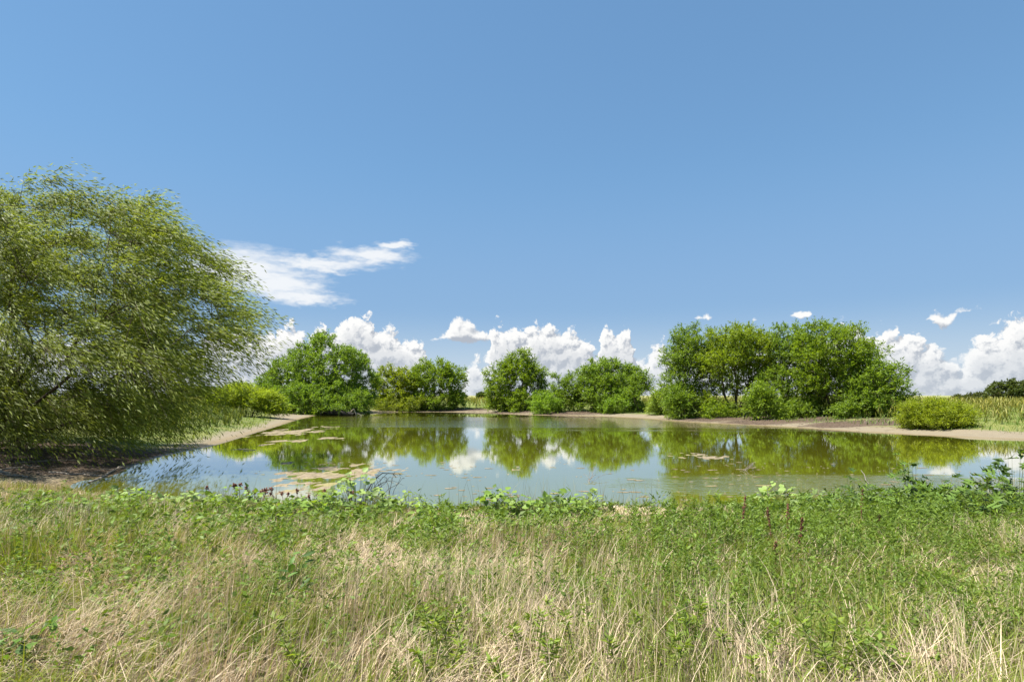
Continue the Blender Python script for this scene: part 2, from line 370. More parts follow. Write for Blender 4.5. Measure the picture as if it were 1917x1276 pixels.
def crown_points(ells, n, mind, rs, gap=.3, gscale=1.6, seed=0.0, rough=.45):
    E = np.array(ells); c, r = E[:, :3], E[:, 3:]; vol = (r.prod(1))**.75; pr = vol/vol.sum(); pts = []; tries = 0
    while len(pts) < n and tries < n*40:
        tries += 1; i = rs.choice(len(E), p=pr); dv = nrm(rs.normal(size=3)); rr = .42+.58*rs.random()**.55
        k = mnoise.noise(Vector((c[i][0]+dv[0]*1.7+seed, c[i][1]+dv[1]*1.7, c[i][2]+dv[2]*1.7))); p = c[i]+dv*rr*r[i]*(1.0+rough*k)
        q = np.sqrt((((p-c)/r)**2).sum(1)).min()
        if q < .72 and rs.random() > .45: continue
        if mnoise.noise(Vector((p[0]/gscale+seed, p[1]/gscale, p[2]/gscale))) > gap: continue
        if pts and ((np.array(pts)-p)**2).sum(1).min() < mind*mind: continue
        pts.append(p)
    return np.array(pts)

def skeleton(base, trunks, pts, tip_r, rs):
    """trunks: list of point lists; then every crown point is tied to the nearest suitable branch"""
    pos, par, plen = [], [], []
    for tr in trunks:
        prev = -1
        for p in tr:
            pos.append(np.array(p, float)); par.append(prev)
            plen.append(0 if prev < 0 else plen[prev]+np.linalg.norm(pos[-1]-pos[prev])); prev = len(pos)-1
    first = {i for i in range(len(pos)) if par[i] < 0}
    order = np.argsort(np.linalg.norm(pts-base, axis=1)); ends = {}
    for oi in order:
        p = pts[oi]; Pn = np.array(pos); dv = p-Pn; dist = np.linalg.norm(dv, axis=1)
        cost = dist+.28*np.array(plen)+np.where(dv[:, 2] < -.2, -dv[:, 2]*.9, 0)
        for f_ in first: cost[f_] += 3
        j = int(np.argmin(cost)); prev = j
        k = max(1, int(dist[j]/.9))
        gdir = pos[j]-pos[par[j]] if par[j] >= 0 else np.array([0, 0, 1.])
        gdir = gdir/max(np.linalg.norm(gdir), 1e-6)
        for s in range(1, k+1):
            t = s/k; q = pos[j]*(1-t)+p*t+gdir*dist[j]*.22*math.sin(math.pi*t)*(1-t)+rs.normal(size=3)*.04*dist[j]*(t < 1)
            pos.append(q); par.append(prev); plen.append(plen[prev]+np.linalg.norm(q-pos[prev])); prev = len(pos)-1
        ends[oi] = prev
    n = len(pos); a = np.zeros(n); kids = np.zeros(n, int)
    for i in range(n):
        if par[i] >= 0: kids[par[i]] += 1
    for i in range(n-1, -1, -1):
        if kids[i] == 0: a[i] += tip_r**2.2
        if par[i] >= 0: a[par[i]] += a[i]
    r = a**(1/2.2)
    idx = [i for i in range(n) if par[i] >= 0]
    A = np.array([pos[par[i]] for i in idx]); B = np.array([pos[i] for i in idx])
    ra = np.array([min(r[par[i]], r[i]*1.35) for i in idx]); rb = np.array([r[i] for i in idx])
    return A, B, ra, rb

def make_tree(name, label, cat, base_xy, Y, ells_px, npuff, color, group=None, ntr=5, spread=.35, depth=.85, puff=.85, ntw=7, nlf=14,
              ll=.27, lw=.085, mind=.55, up=.35, droop=.25, wind=(0, 0, 0), tip_r=.016, gap=.3, lrand=.6, rough=.45, tsp=.62, psp=.35, seed=1, trunk_frac=.38, kind_part=None, out=1.0, trunk_list=None, shell=None):
    rs = np.random.default_rng(seed*7+3)
    bx, by = base_xy; bz = h1(bx, by)-.05; base = np.array([bx, by, bz])
    ells = []
    for e in ells_px:
        cx, cy, rx, ry = e[:4]; dy = e[4] if len(e) > 4 else 0.0
        wx = rx/F*Y; ells.append((X(cx, Y+dy), Y+dy, Z(cy, Y+dy), wx, wx*depth if len(e) < 6 else e[5], ry/F*Y))
    pts = crown_points(ells, npuff, mind, rs, gap, 1.9, seed*3.7, rough)
    E = np.array(ells); cc = (E[:, :3]*E[:, 3:4]).sum(0)/E[:, 3].sum(); top = (E[:, 2]+E[:, 5]).max(); H = top-bz
    cc = cc*np.array([1, 1, 0])+np.array([0, 0, bz+H*.38])
    if trunk_list is None:
        trunk_list = []
        rad = E[:, 3].max()
        for i in range(ntr):
            th = 2*math.pi*(i+rs.random()*.6)/max(ntr, 1); sp = spread*rad*(.35+.65*rs.random())*(1 if ntr > 1 else .15)
            off = np.array([math.cos(th), math.sin(th)*.8]); L = []
            for s in range(5):
                t = s/4
                L.append((bx+off[0]*(.12*ntr**.5+sp*t**1.15)+(cc[0]-bx)*t*.5+rs.normal()*.06*t, by+off[1]*(.12*ntr**.5+sp*t**1.15)+(cc[1]-by)*t*.5+rs.normal()*.06*t, bz+H*trunk_frac*(.85+.3*rs.random())*t))
            trunk_list.append(L)
    A, B, ra, rb = skeleton(base, trunk_list, pts, tip_r, rs)
    O = nrm(pts-cc)
    n = len(pts); tw = nrm(nrm(O*out+rs.normal(size=(n, 3))*psp+np.array([0, 0, up])+np.array(wind))[:, None]+rs.normal(size=(n, ntw, 3))*tsp)
    L = puff*(.55+.6*rs.random((n, ntw)))
    t = (np.arange(nlf)+rs.random((n, ntw, nlf)))/nlf
    pos = pts[:, None, None]+tw[:, :, None]*(L[:, :, None]*t)[..., None]+np.array([0, 0, -1.])*(droop*L[:, :, None]*t*t)[..., None]+np.array(wind)*(.25*L[:, :, None]*t*t)[..., None]
    pos += rs.normal(size=pos.shape)*.05*puff
    ld = nrm(tw[:, :, None]*.8+rs.normal(size=pos.shape)*lrand+np.array([0, 0, -droop*1.2])+np.array(wind)*.7)
    pt = np.repeat(rs.random(n)[:, None, None]*.55, ntw, 1); tint = np.clip(pt+rs.random(pos.shape[:3])*.45, 0, .999).ravel()
    m = pos.size//3; sz = .7+.6*rs.random(m)
    V, Q, T = leaves(pos.reshape(-1, 3), ld.reshape(-1, 3), ll*sz, lw*sz, tint, rs)
    root = empty(name, base); tag(root, label, cat, group)
    # limbs: thick with six sides, thin with three
    thick = rb > .035
    V1, Q1 = frustums(A[thick], B[thick], ra[thick], rb[thick], 6) if thick.any() else (np.zeros((0, 3)), np.zeros((0, 4), int))
    V2, Q2 = frustums(A[~thick], B[~thick], ra[~thick], rb[~thick], 3)
    # twigs that carry the leaves
    ti = np.argwhere(rs.random((n, ntw)) < .5)
    a3 = pts[ti[:, 0]]; b3 = a3+tw[ti[:, 0], ti[:, 1]]*(L[ti[:, 0], ti[:, 1]]*.8)[:, None]+np.array([0, 0, -1.])*(droop*.6*L[ti[:, 0], ti[:, 1]])[:, None]
    V3, Q3 = frustums(a3, b3, np.full(len(a3), tip_r*.6), np.full(len(a3), tip_r*.2), 3)
    VV = np.concatenate([V1, V2, V3])-base; QQ = np.concatenate([Q1, Q2+len(V1), Q3+len(V1)+len(V2)])
    obj('trunk', mesh_data('trunk', VV, QQ, mats=[M_BARK], smooth=True), root)
    obj('crown', mesh_data('crown', V-base, Q, mats=[M_LEAF], attrs={'tint': T}), root, color=color)
    return root

G1 = (.125, .205, .030); G2 = (.140, .215, .020); G3 = (.175, .230, .018); G4 = (.130, .208, .027)
# the big wind-blown willow on the left
Yb = 23.0
tb = []
bx0 = X(-25, Yb); bz0 = h1(bx0, Yb)
for ex, ey, dy, sx in [(60,640,0,0),(130,700,-2.5,.3),(200,770,-1,.5),(-60,560,1,-.3),(40,520,2.5,.1),(-200,640,-1.5,-.5),(110,610,1,.2)]:
    L = []
    for s in range(7):
        t = s/6; tx = X(ex, Yb+dy); tz = Z(ey, Yb+dy)
        L.append((bx0+sx+(tx-bx0-sx)*t**1.1+.12*math.sin(5*t+ex), Yb+dy*t+.1*math.cos(4*t+ey), bz0+(tz-bz0)*(t**.85)))
    tb.append(L)
make_tree('willow_tree', 'huge wind-blown willow filling the left edge beside the pond', 'tree', (bx0, Yb), Yb,
          [(-40,445,90,88,1,5),(115,465,115,66,0,5),(195,430,78,46,0,4),(275,428,50,38,-1,3),(312,470,34,34,-1,3),(275,535,68,50,-1,4),(375,600,54,64,-2,3),(85,570,175,118,0,6),(60,690,190,100,-1,6),
           (222,660,82,72,-2,4),(165,745,78,34,-1,3),(-230,540,200,185,0,6),(-200,720,200,100,0,5),(320,660,44,34,-2.5,2.5),(-30,388,50,26,0,3),(402,560,28,28,-2,2),(245,755,36,32,-2,1.5)],
          960, (.150, .195, .040), ntr=7, puff=2.0, ntw=9, nlf=27, ll=.20, lw=.034, mind=.50, up=.22, droop=.68, wind=(.9, -.05, .05), tip_r=.012, gap=.15, seed=5, out=.6, trunk_list=tb, lrand=.28, rough=.7, tsp=.27, psp=.42)

TREES = [
 # name, label, base px, Y, ellipsoids, puffs, colour, trunks
 ('willow_tree', 'broad dark green domed willow on the far left shore above the black log', 590, 82, [(612,680,72,54),(545,705,52,40),(675,712,30,44),(600,735,86,34,-2),(520,725,38,33),(640,745,52,24,-3)], 1150, G1, 7),
 ('willow_tree', 'small yellow-green willow between the dark domed willow and the round-topped one', 735, 92, [(722,715,20,32),(752,712,26,30),(735,740,34,24)], 260, G3, 4),
 ('willow_tree', 'round-topped willow with dark fanned trunks on the far shore left of centre', 815, 94, [(812,702,48,34),(845,705,30,32),(790,715,34,30),(815,740,55,20)], 470, G2, 7),
 ('willow_tree', 'steep egg-shaped willow standing alone at the centre of the far shore', 965, 86, [(975,695,34,42),(945,712,32,40),(998,722,24,40),(965,742,48,26)], 520, G2, 5),
 ('willow_tree', 'round willow with many dark stems right of the egg-shaped willow', 1132, 79, [(1132,705,44,34),(1165,700,28,30),(1102,722,30,34),(1130,738,52,24)], 480, G4, 8),
 ('willow_tree', 'grey-green leftmost tree of the tall right-hand grove', 1290, 62, [(1285,660,38,45),(1278,720,32,55),(1310,655,28,42),(1296,740,36,34)], 480, (.130,.205,.030), 4),
 ('willow_tree', 'yellowest tall tree of the right-hand grove with bare stems below', 1375, 60, [(1380,655,62,48),(1345,680,34,40),(1415,668,38,50),(1370,700,45,28),(1340,745,22,24),(1420,740,20,26)], 560, (.155,.222,.020), 6),
 ('willow_tree', 'narrow tall tree in the middle of the right-hand grove', 1480, 57, [(1478,650,36,44),(1490,690,46,48),(1455,722,30,40),(1505,745,24,24)], 340, G4, 5),
 ('willow_tree', 'tallest and widest tree of the right-hand grove with spreading crown', 1565, 54, [(1560,655,66,52),(1600,675,48,54),(1535,690,40,44),(1590,720,60,40),(1560,748,26,22)], 520, G2, 6),
 ('willow_tree', 'low outer tree at the right end of the grove with a ragged side limb', 1655, 51, [(1650,712,36,48),(1630,740,40,40),(1686,726,24,16)], 300, G4, 4),
]
for i, (nm, lb, px, Y, el, npf, colr, ntr) in enumerate(TREES):
    el = [(e[0], e[1]+8, *e[2:]) for e in el]
    make_tree(nm, lb, 'tree', (X(px, Y), Y), Y, el, npf, colr, group='willows around the far shore', ntr=ntr, seed=20+i, nlf=13, ntw=6,
              ll=.30 if Y > 70 else .25, lw=.10 if Y > 70 else .08, spread=.5, up=.75, puff=1.0, gap=.22, droop=.18)
SAPL = [
 ('sapling', 'slender pale sapling just right of the egg-shaped willow', 1042, 80, [(1045,730,16,24),(1035,750,22,20)], 90, G4, 3),
 ('sapling', 'thin taller sapling touching the round many-stemmed willow', 1072, 80, [(1070,725,13,24),(1062,748,18,20)], 80, G4, 3),
 ('sapling', 'spiky sapling at the right side of the round many-stemmed willow', 1200, 74, [(1198,728,16,26),(1190,750,22,20)], 110, G4, 4),
 ('shrub', 'low bright shrub at the waterline between egg-shaped and round willows', 1020, 78, [(1018,760,24,15)], 90, (.15,.25,.030), 4),
 ('shrub', 'low willow shrub in front of the round many-stemmed willow', 1160, 75, [(1165,758,30,18),(1140,764,20,12)], 110, (.14,.235,.030), 5),
 ('shrub', 'pale low shrub between the round willow and the right-hand grove', 1240, 68, [(1238,752,18,20),(1258,765,20,16)], 110, (.17,.245,.044), 4),
 ('shrub', 'bushy regrowth at the foot of the leftmost grove tree', 1285, 60, [(1276,752,20,26),(1300,768,16,12)], 80, G4, 5),
 ('shrub', 'rounded shrub at the foot of the yellow grove tree', 1355, 58, [(1342,768,18,11),(1364,771,12,8)], 40, G2, 5),
 ('shrub', 'bright drooping shrub over the mud in the middle of the grove', 1440, 54, [(1428,752,20,24),(1452,772,18,12),(1415,770,12,10)], 100, (.155,.24,.030), 5),
 ('shrub', 'ragged shrub below the narrow middle grove tree', 1505, 54, [(1498,768,16,13),(1518,770,10,9)], 45, G4, 4),
 ('shrub', 'dense shrub below the widest grove tree at the water', 1600, 51, [(1608,756,20,20),(1578,771,13,9),(1632,766,16,14)], 90, G4, 5),
 ('shrub', 'low undergrowth shrub below the dark domed willow on the left', 560, 76, [(570,755,46,20),(630,756,40,16)], 180, G1, 5),
 ('shrub', 'yellowish undergrowth shrub below the small yellow-green willow', 740, 90, [(740,757,40,13)], 110, (.17,.22,.028), 5),
]
for i, (nm, lb, px, Y, el, npf, colr, ntr) in enumerate(SAPL):
    make_tree(nm, lb, 'shrub' if nm == 'shrub' else 'tree', (X(px, Y), Y), Y, el, npf, colr, ntr=ntr, seed=60+i, nlf=12, ntw=6, ll=.25, lw=.085,
              puff=1.05, mind=.38, spread=.7, trunk_frac=.35, gap=.18, tip_r=.012, up=.6, rough=.95)
# fine upright shrubs
make_tree('shrub', 'rounded fine-leaved yellow-green shrub on the right mud bank', 'shrub', (X(1750, 40.5), 40.5), 40.5, [(1728,780,32,24),(1768,776,30,24),(1752,788,46,16),(1800,785,22,16)], 330, (.20,.26,.022),
          ntr=9, seed=81, nlf=16, ntw=7, ll=.16, lw=.035, puff=.7, mind=.2, spread=.9, trunk_frac=.4, gap=.35, tip_r=.009, up=1.1, droop=.05, rough=.9)
make_tree('shrub', 'bright lime feathery shrub leaning right on the left bank', 'shrub', (X(465, 60), 60), 60, [(448,744,34,20),(486,752,30,18),(420,750,26,15),(510,765,20,10)], 360, (.21,.28,.03),
          ntr=9, seed=82, nlf=16, ntw=7, ll=.22, lw=.05, puff=.9, mind=.22, spread=.9, trunk_frac=.4, gap=.6, tip_r=.009, up=.9, droop=.05, wind=(.5, 0, 0))
FAR = [('dark spreading field tree at the right edge of the horizon', 1890, 125, [(1885,733,30,16),(1905,728,22,14)], 170, (.06,.085,.024)),
       ('small grey-green field tree left of the dark one on the right horizon', 1828, 150, [(1828,744,17,7)], 70, (.07,.09,.035)),
       ('tiny distant tree above the right-hand crop beside the grove', 1795, 170, [(1795,745,9,4)], 40, (.07,.09,.03)),
       ('distant dark hedge tree behind the lime shrub on the left bank', 395, 140, [(395,735,22,8),(375,738,16,6)], 100, (.05,.08,.02)),
       ('distant dark tree glimpsed under the hanging branches of the big willow', 335, 150, [(338,732,18,9)], 80, (.05,.08,.02)),
       ('low dark tree on the horizon right of the round-topped willow', 858, 160, [(856,742,16,6)], 60, (.05,.08,.02)),
       ('smallest dark tree dot on the horizon left of the egg-shaped willow', 902, 200, [(901,740,8,4)], 40, (.05,.08,.02))]
for i, (lb, px, Y, el, npf, colr) in enumerate(FAR):
    make_tree('field_tree', lb, 'tree', (X(px, Y), Y), Y, el, npf, colr, group='trees on the horizon', ntr=2, seed=100+i, nlf=8, ntw=5, ll=.5, lw=.25, puff=.8, mind=.5, gap=.5, tip_r=.03)

# ------------------------------------------------------------------ grass and weeds
def blades(x, y, ln, wd, az, lean, tint, seg=3, zoff=0.0):
    """curved tapering blades; az: bending direction, lean: how far they bend (0..1)"""
    n = len(x); z = height(x, y)+zoff; base = np.stack([x, y, z-.02], 1)
    h = np.stack([np.cos(az), np.sin(az), np.zeros(n)], 1); side = np.stack([-np.sin(az+rng.normal(size=n)*.9), np.cos(az+rng.normal(size=n)*.9), np.zeros(n)], 1)
    rows = []; p = base.copy(); a0 = lean*.5
    for s in range(seg+1):
        t = s/seg; w = wd*(1-t**1.6)
        if s < seg: rows += [p-side*(w/2)[:, None], p+side*(w/2)[:, None]]
        else: rows += [p]
        ang = a0+lean*1.35*t; st = ln/seg
        p = p+h*(np.sin(ang)*st)[:, None]+np.array([0, 0, 1.])*(np.cos(ang)*st)[:, None]
    V = np.stack(rows, 1); k = V.shape[1]; b = np.arange(n)[:, None]*k
    Q = np.concatenate([b+np.array([[2*s, 2*s+1, 2*s+3, 2*s+2]]) for s in range(seg-1)]) if seg > 1 else np.zeros((0, 4), int)
    T = b+np.array([[2*(seg-1), 2*(seg-1)+1, 2*seg]])
    return V.reshape(-1, 3), Q, T, np.repeat(tint, k)
def fbm(x, y, s, seed=0.0, o=3):
    r = np.empty(len(x))
    for i in range(len(x)): r[i] = mnoise.fractal(Vector((x[i]*s+seed, y[i]*s-seed, seed)), 1.0, 2.0, o)
    return r
def topx(x, y, z): return CX+F*x/y, HZ+F*(EYE-z)/y

# where the sward is dry (1) or green (0), laid out over the bank
ZN = [(150,960,220,55,.25),(330,950,120,40,.05),(700,985,130,40,.1),(480,1030,160,45,.3),(820,1000,70,30,.35),(1450,1080,330,120,0),(1750,1050,250,120,.02),(1800,970,150,60,0),(1180,1060,100,60,.15),
      (1000,970,90,45,.1),(250,1210,300,70,.8),(640,1130,200,110,.95),(480,1230,200,70,.95),(900,1160,180,110,.8),(960,1040,70,50,.9),(760,960,60,25,.8),(1240,955,110,35,.9),(1100,1230,220,60,.85),
      (1450,1260,250,40,.75),(1870,1180,90,90,.6),(80,1090,180,60,.55),(60,920,120,25,.55),(1040,1110,90,60,.9),(40,1000,80,40,.3),(300,1080,150,50,.45),(1200,1180,80,60,.5)]
def dryness(px, py):
    num = np.full(len(px), .5*.05); den = np.full(len(px), .05)
    for cx, cy, rx, ry, v in ZN:
        w = np.exp(-(((px-cx)/rx)**2+((py-cy)/ry)**2)); num += w*v; den += w
    return num/den
M_DRY = leaf_mat('dry_grass', (.50, .395, .245), vary=.5, yel=(1.15, 1.17, 1.35), trans=.25, tcol=(1.1, 1.0, .75), rough=.6, spec=.3)
M_GRN = leaf_mat('green_grass', (.14, .20, .035), vary=.35, yel=(1.7, 1.3, .9), trans=.35, tcol=(1.5, 1.4, .7))
M_WEED = leaf_mat('weed_leaves', (.115, .19, .035), vary=.35, yel=(1.35, 1.2, .7), trans=.35, tcol=(1.6, 1.5, .6))
M_PALE = leaf_mat('pale_weed_leaves', (.21, .30, .085), vary=.3, yel=(1.2, 1.12, .9), trans=.35, tcol=(1.4, 1.4, .7))

def foreground():
    def spots(n, y0, y1, pw):
        y = (y0**pw+(y1**pw-y0**pw)*rng.random(n))**(1/pw); x = (rng.random(n)*2-1)*(y*.93+1.3)
        d = sdist(x, y); k = d > .25; return x[k], y[k], d[k]
    # tufts
    x, y, d = spots(21000, 1.6, 15.5, 1.5)
    z = height(x, y, d); px, py = topx(x, y, z); dr = np.clip(.0+.64*dryness(px, py)+fbm(x, y, 1.6, 3.1)*1.0, .06, .88)
    la = fbm(x, y, .28, 8.8, 2)*2.2+np.where(x < 1, .35, .9)         # combed direction varies over the bank
    lm = np.clip(.9+fbm(x, y, .7, 5.5, 2)*1.2, .15, 1.6)
    isdry = rng.random(len(x)) < dr
    nb = 11
    def expand(k, lo, hi, w, dryk):
        n = len(x[k])*nb; xr = np.repeat(x[k], nb)+rng.normal(size=n)*.075; yr = np.repeat(y[k], nb)+rng.normal(size=n)*.075
        sc = np.repeat(np.clip(.30+(d[k]-2)*.10+.25*sstep(-3.5, -7, x[k]), .28, 1.0), nb)
        ln = (lo+(hi-lo)*rng.random(n)**1.3)*sc; wd = w*(.7+.7*rng.random(n))*np.clip(np.repeat(y[k], nb)/6, .85, 1.9)
        az = np.repeat(la[k], nb)+rng.normal(size=n)*.95; lean = np.clip(np.repeat(lm[k], nb)+rng.normal(size=n)*.4, .03, 1.7)
        tint = np.clip(np.repeat(rng.random(len(x[k]))*.5, nb)+rng.random(n)*.5, 0, .999)
        far = yr > 8.5; parts = [blades(xr[q], yr[q], ln[q], wd[q], az[q], lean[q], tint[q], seg=g_) for q, g_ in ((far, 2), (~far, 3))]
        (V1, Q1, T1, t1), (V2, Q2, T2, t2) = parts; return np.concatenate([V1, V2]), np.concatenate([Q1, Q2+len(V1)]), np.concatenate([T1, T2+len(V1)]), np.concatenate([t1, t2])
    V, Q, T, t = expand(isdry, .25, .66, .0050, True)
    tag(obj('dry_grass', mesh_data('dry_grass', V, Q, T, [M_DRY], {'tint': t})), 'tan dry grass combed over the near bank', 'grass', kind='stuff')
    V, Q, T, t = expand(~isdry, .2, .50, .0068, False)
    tag(obj('green_grass', mesh_data('green_grass', V, Q, T, [M_GRN], {'tint': t})), 'green grass growing through the near bank', 'grass', kind='stuff')
    # leafy ground cover: upright stems with narrow leaves
    def cover(name, label, n, zones, hmin, hmax, nl, ll, lw, mat, upw, seed):
        rs = np.random.default_rng(seed); x, y, d = spots(n, 2.4, 13.5, 1.5); z = height(x, y, d); px, py = topx(x, y, z)
        w = np.zeros(len(x))
        for cx, cy, rx, ry, v in zones: w = np.maximum(w, v*np.exp(-((((px-cx)/rx)**2+((py-cy)/ry)**2))**1.5))
        for cx, cy, rx, ry in [(1235,955,140,42),(760,962,60,25),(1565,965,40,22),(880,985,35,25)]: w = w*(1-.85*np.exp(-((px-cx)/rx)**2-((py-cy)/ry)**2))
        w = np.clip(w+fbm(x, y, 1.1, seed*.37)*.5*(w > .06), 0, 1); k = rs.random(len(x)) < w
        x, y, z = x[k], y[k], z[k]; m = len(x); h = (hmin+(hmax-hmin)*rs.random(m))*np.clip(.3+.13*d[k], .35, 1)*np.clip(.95+1.1*fbm(x, y, 1.4, seed*.77, 2), .45, 1.6)
        t = (.15+.85*(np.arange(nl)+rs.random((m, nl)))/nl); lean = rs.normal(size=(m, 1, 2))*.18
        pos = np.stack([x[:, None]+lean[..., 0]*t*h[:, None], y[:, None]+lean[..., 1]*t*h[:, None], z[:, None]+t*h[:, None]], -1)+rs.normal(size=(m, nl, 3))*.015
        th = rs.random((m, nl))*2*np.pi; ld = nrm(np.stack([np.cos(th), np.sin(th), upw+rs.normal(size=(m, nl))*.4], -1))
        tint = np.clip(rs.random((m, 1))*.4+rs.random((m, nl))*.3+.3*t, 0, .999).ravel(); sz = (.65+.7*rs.random(m*nl))*np.repeat(np.clip(y/7, .8, 1.5), nl)
        V, Q, T = leaves(pos.reshape(-1, 3), ld.reshape(-1, 3), ll*sz, lw*sz, tint, rs)
        tag(obj(name, mesh_data(name, V, Q, mats=[mat], attrs={'tint': T})), label, 'ground cover', kind='stuff')
    cover('fine_weed_cover', 'dense fine-leaved green weeds covering the right part of the near bank', 17000,
          [(1450,1080,330,110,.72),(1700,1080,260,130,.72),(1250,1050,160,90,.6),(1150,1100,90,60,.5),(1850,1150,120,100,.6),(1330,1180,160,50,.5),(1700,1210,250,50,.5),(870,1120,60,60,.3),(1050,1240,300,40,.25),(700,1230,150,50,.15),(650,1130,650,130,.2)],
          .2, .5, 30, .06, .014, M_WEED, .7, 5)
    cover('broad_weed_cover', 'low broad-leaved green weeds scattered over the left of the near bank', 12000,
          [(150,960,220,50,.4),(340,955,140,40,.5),(520,1000,140,50,.45),(720,985,140,40,.45),(800,1010,120,50,.4),(1000,975,130,45,.45),(100,1010,150,50,.4),(430,1090,150,60,.25),(250,1180,200,60,.2),(1450,950,110,30,.4),(80,1100,120,50,.3),(680,1060,100,40,.3),(600,1150,700,140,.34),(1500,1230,500,60,.2)],
          .10, .34, 12, .075, .032, M_WEED, .25, 9)
foreground()

# thin sedge at the water's edge in front
def sedge():
    n = 9000; s = rng.random(n); x = -7+s*20
    y = 12.2+rng.random(n)*2.6; d = sdist(x, y); k = (d > -.5) & (d < 1.2) & (fbm(x, y, .6, 2.2) > -.12); x, y = x[k], y[k]; m = len(x)
    V, Q, T, t = blades(x, y, .15+.3*rng.random(m)**2+.5*(rng.random(m) < .1), np.full(m, .007), rng.random(m)*6.28, .1+.5*rng.random(m), rng.random(m)*.99)
    tag(obj('shore_sedge', mesh_data('shore_sedge', V, Q, T, [leaf_mat('sedge', (.19, .185, .07), yel=(1.6, 1.3, 1.2), trans=.25, tcol=(1.2, 1.1, .7))], {'tint': t})), 'thin sedge along the near waterline', 'sedge', kind='stuff')
sedge()

# meadow on the far banks: low grass, then tall crop
def banks():
    n = 60000; Y = 24+rng.random(n)**1.3*85; x = (rng.random(n)*2-1)*(Y*1.02+3); d = sdist(x, Y)
    w = sstep(3.0, 5.2, d+fbm(x, Y, .3, 1.1)*1.6+2.3*sstep(-12, -15, x)*sstep(68, 56, Y)); lit = np.exp(-(((x+19)/8)**2+((Y-21.5)/5.5)**2)**2)
    k = (rng.random(n) < w*(1-lit)) & (d < 24); x, Y, d = x[k], Y[k], d[k]; m = len(x)
    ln = (.18+.3*rng.random(m))*(1+.9*sstep(7, 12, d)); wd = .02+Y*.0006
    V, Q, T, t = blades(x, Y, ln, wd, rng.normal(size=m)*1.2, .2+.8*rng.random(m), np.clip(.5+fbm(x, Y, .12, 4.)*.8+rng.normal(size=m)*.2, 0, .999), seg=2)
    tag(obj('bank_grass', mesh_data('bank_grass', V, Q, T, [leaf_mat('bank_grass', (.10, .18, .022), yel=(1.75, 1.2, .9), trans=.35, tcol=(1.4, 1.3, .6))], {'tint': t})), 'bright green grass on the far banks', 'grass', kind='stuff')
    n = 20000; Y = 29+rng.random(n)**1.4*120; x = (rng.random(n)*2-1)*(Y*1.02+3); d = sdist(x, Y)
    k = (d > np.where((x < -13) & (Y < 66), 3.4, 8.5)+fbm(x, Y, .1, 7.)*2.2) & (d < 75) & ~((x < -13) & (Y < 27)); x, Y = x[k], Y[k]; m = len(x); nl = 7; h = 1.0+.6*rng.random(m)+.35*fbm(x, Y, .09, 2.)-.35*((x < -13) & (Y < 64))
    z = height(x, Y); tt = (np.arange(nl)+rng.random((m, nl)))/nl
    xr, yr = np.repeat(x, nl), np.repeat(Y, nl); zo = (tt*.62*h[:, None]).ravel()
    ln = (.35+.35*rng.random(m*nl)); tint = np.clip(.15+.65*tt.ravel()**2-.45*np.repeat((x < -13) & (Y < 66), nl)+rng.normal(size=m*nl)*.15+np.repeat(fbm(x, Y, .07, 9.)*.3, nl), 0, .999)
    V, Q, T, t = blades(xr+rng.normal(size=m*nl)*.06, yr+rng.normal(size=m*nl)*.06, ln, .045+np.repeat(Y, nl)*.0005, rng.random(m*nl)*6.28, .3+.7*rng.random(m*nl), tint, seg=2, zoff=zo)
    tag(obj('tall_crop', mesh_data('tall_crop', V, Q, T, [leaf_mat('crop_leaves', (.13, .175, .03), yel=(2.3, 1.5, 1.6), trans=.35, tcol=(1.4, 1.3, .6))], {'tint': t})), 'tall yellowing crop standing behind the pond banks', 'crop', kind='stuff')
banks()

# ------------------------------------------------------------------ single plants on the near bank
def leaf_mesh(kind, i):
    rs = np.random.default_rng(900+i)
    if kind == 'broad':                                       # toothed heart shape, folded along the rib
        half = [(0, .02), (.14, .30), (.34, .44), (.47, .38), (.62, .36), (.78, .22), (.9, .14), (1, 0)]
    elif kind == 'oval':
        half = [(0, .01), (.15, .12), (.38, .19), (.6, .17), (.82, .09), (1, 0)]
    else:                                                     # cut into narrow fingers
        half = [(0, .02), (.12, .12), (.38, .52), (.30, .16), (.42, .14), (.72, .40), (.58, .10), (.78, .07), (1, 0)]
    V, Q = [], []
    rib = [(x*.0+x, 0, -.10*x*x) for x, _ in half]
    for x, w in half: V.append((x, 0, -.12*x*x))
    n = len(half)
    for sgn in (1, -1):
        o = len(V)
        for x, w in half: V.append((x, sgn*w*(.9+.2*rs.random()), -.12*x*x+.28*w+rs.normal()*.02))
        for k in range(n-1): Q.append((k, k+1, o+k+1, o+k) if sgn > 0 else (k+1, k, o+k, o+k+1))
    V = np.array(V); tint = np.full(len(V), .15+.25*i)
    return V, np.array(Q), tint
def leaf_set(kind, mat):
    r = []
    for i in range(3):
        V, Q, t = leaf_mesh(kind, i); r.append(mesh_data(kind+'_leaf', V, Q, mats=[mat], attrs={'tint': t}))
    return r
M_STEM = leaf_mat('green_stem', (.14, .17, .05), trans=.0)
LS = {'pale': leaf_set('broad', M_PALE), 'green': leaf_set('broad', leaf_mat('broad_leaves', (.14, .235, .05), yel=(1.4, 1.2, .7), trans=.38, tcol=(1.6, 1.5, .6))),
      'cut': leaf_set('cut', leaf_mat('cut_leaves', (.085, .155, .03), yel=(1.6, 1.35, .8), trans=.35, tcol=(1.7, 1.6, .6))), 'oval': leaf_set('oval', leaf_mat('oval_leaves', (.085, .17, .035), trans=.38, tcol=(1.6, 1.5, .6)))}
from mathutils import Matrix
def solve_Y(px, py):
    """distance at which the ground shows at this pixel"""
    Y = 9.0
    best = None
    for Yt in np.arange(2.2, 13.2, .05):
        e = abs(HZ+F*(EYE-h1(X(px, Yt), Yt))/Yt-py)
        if best is None or e < best[0]: best = (e, Yt)
    return best[1]
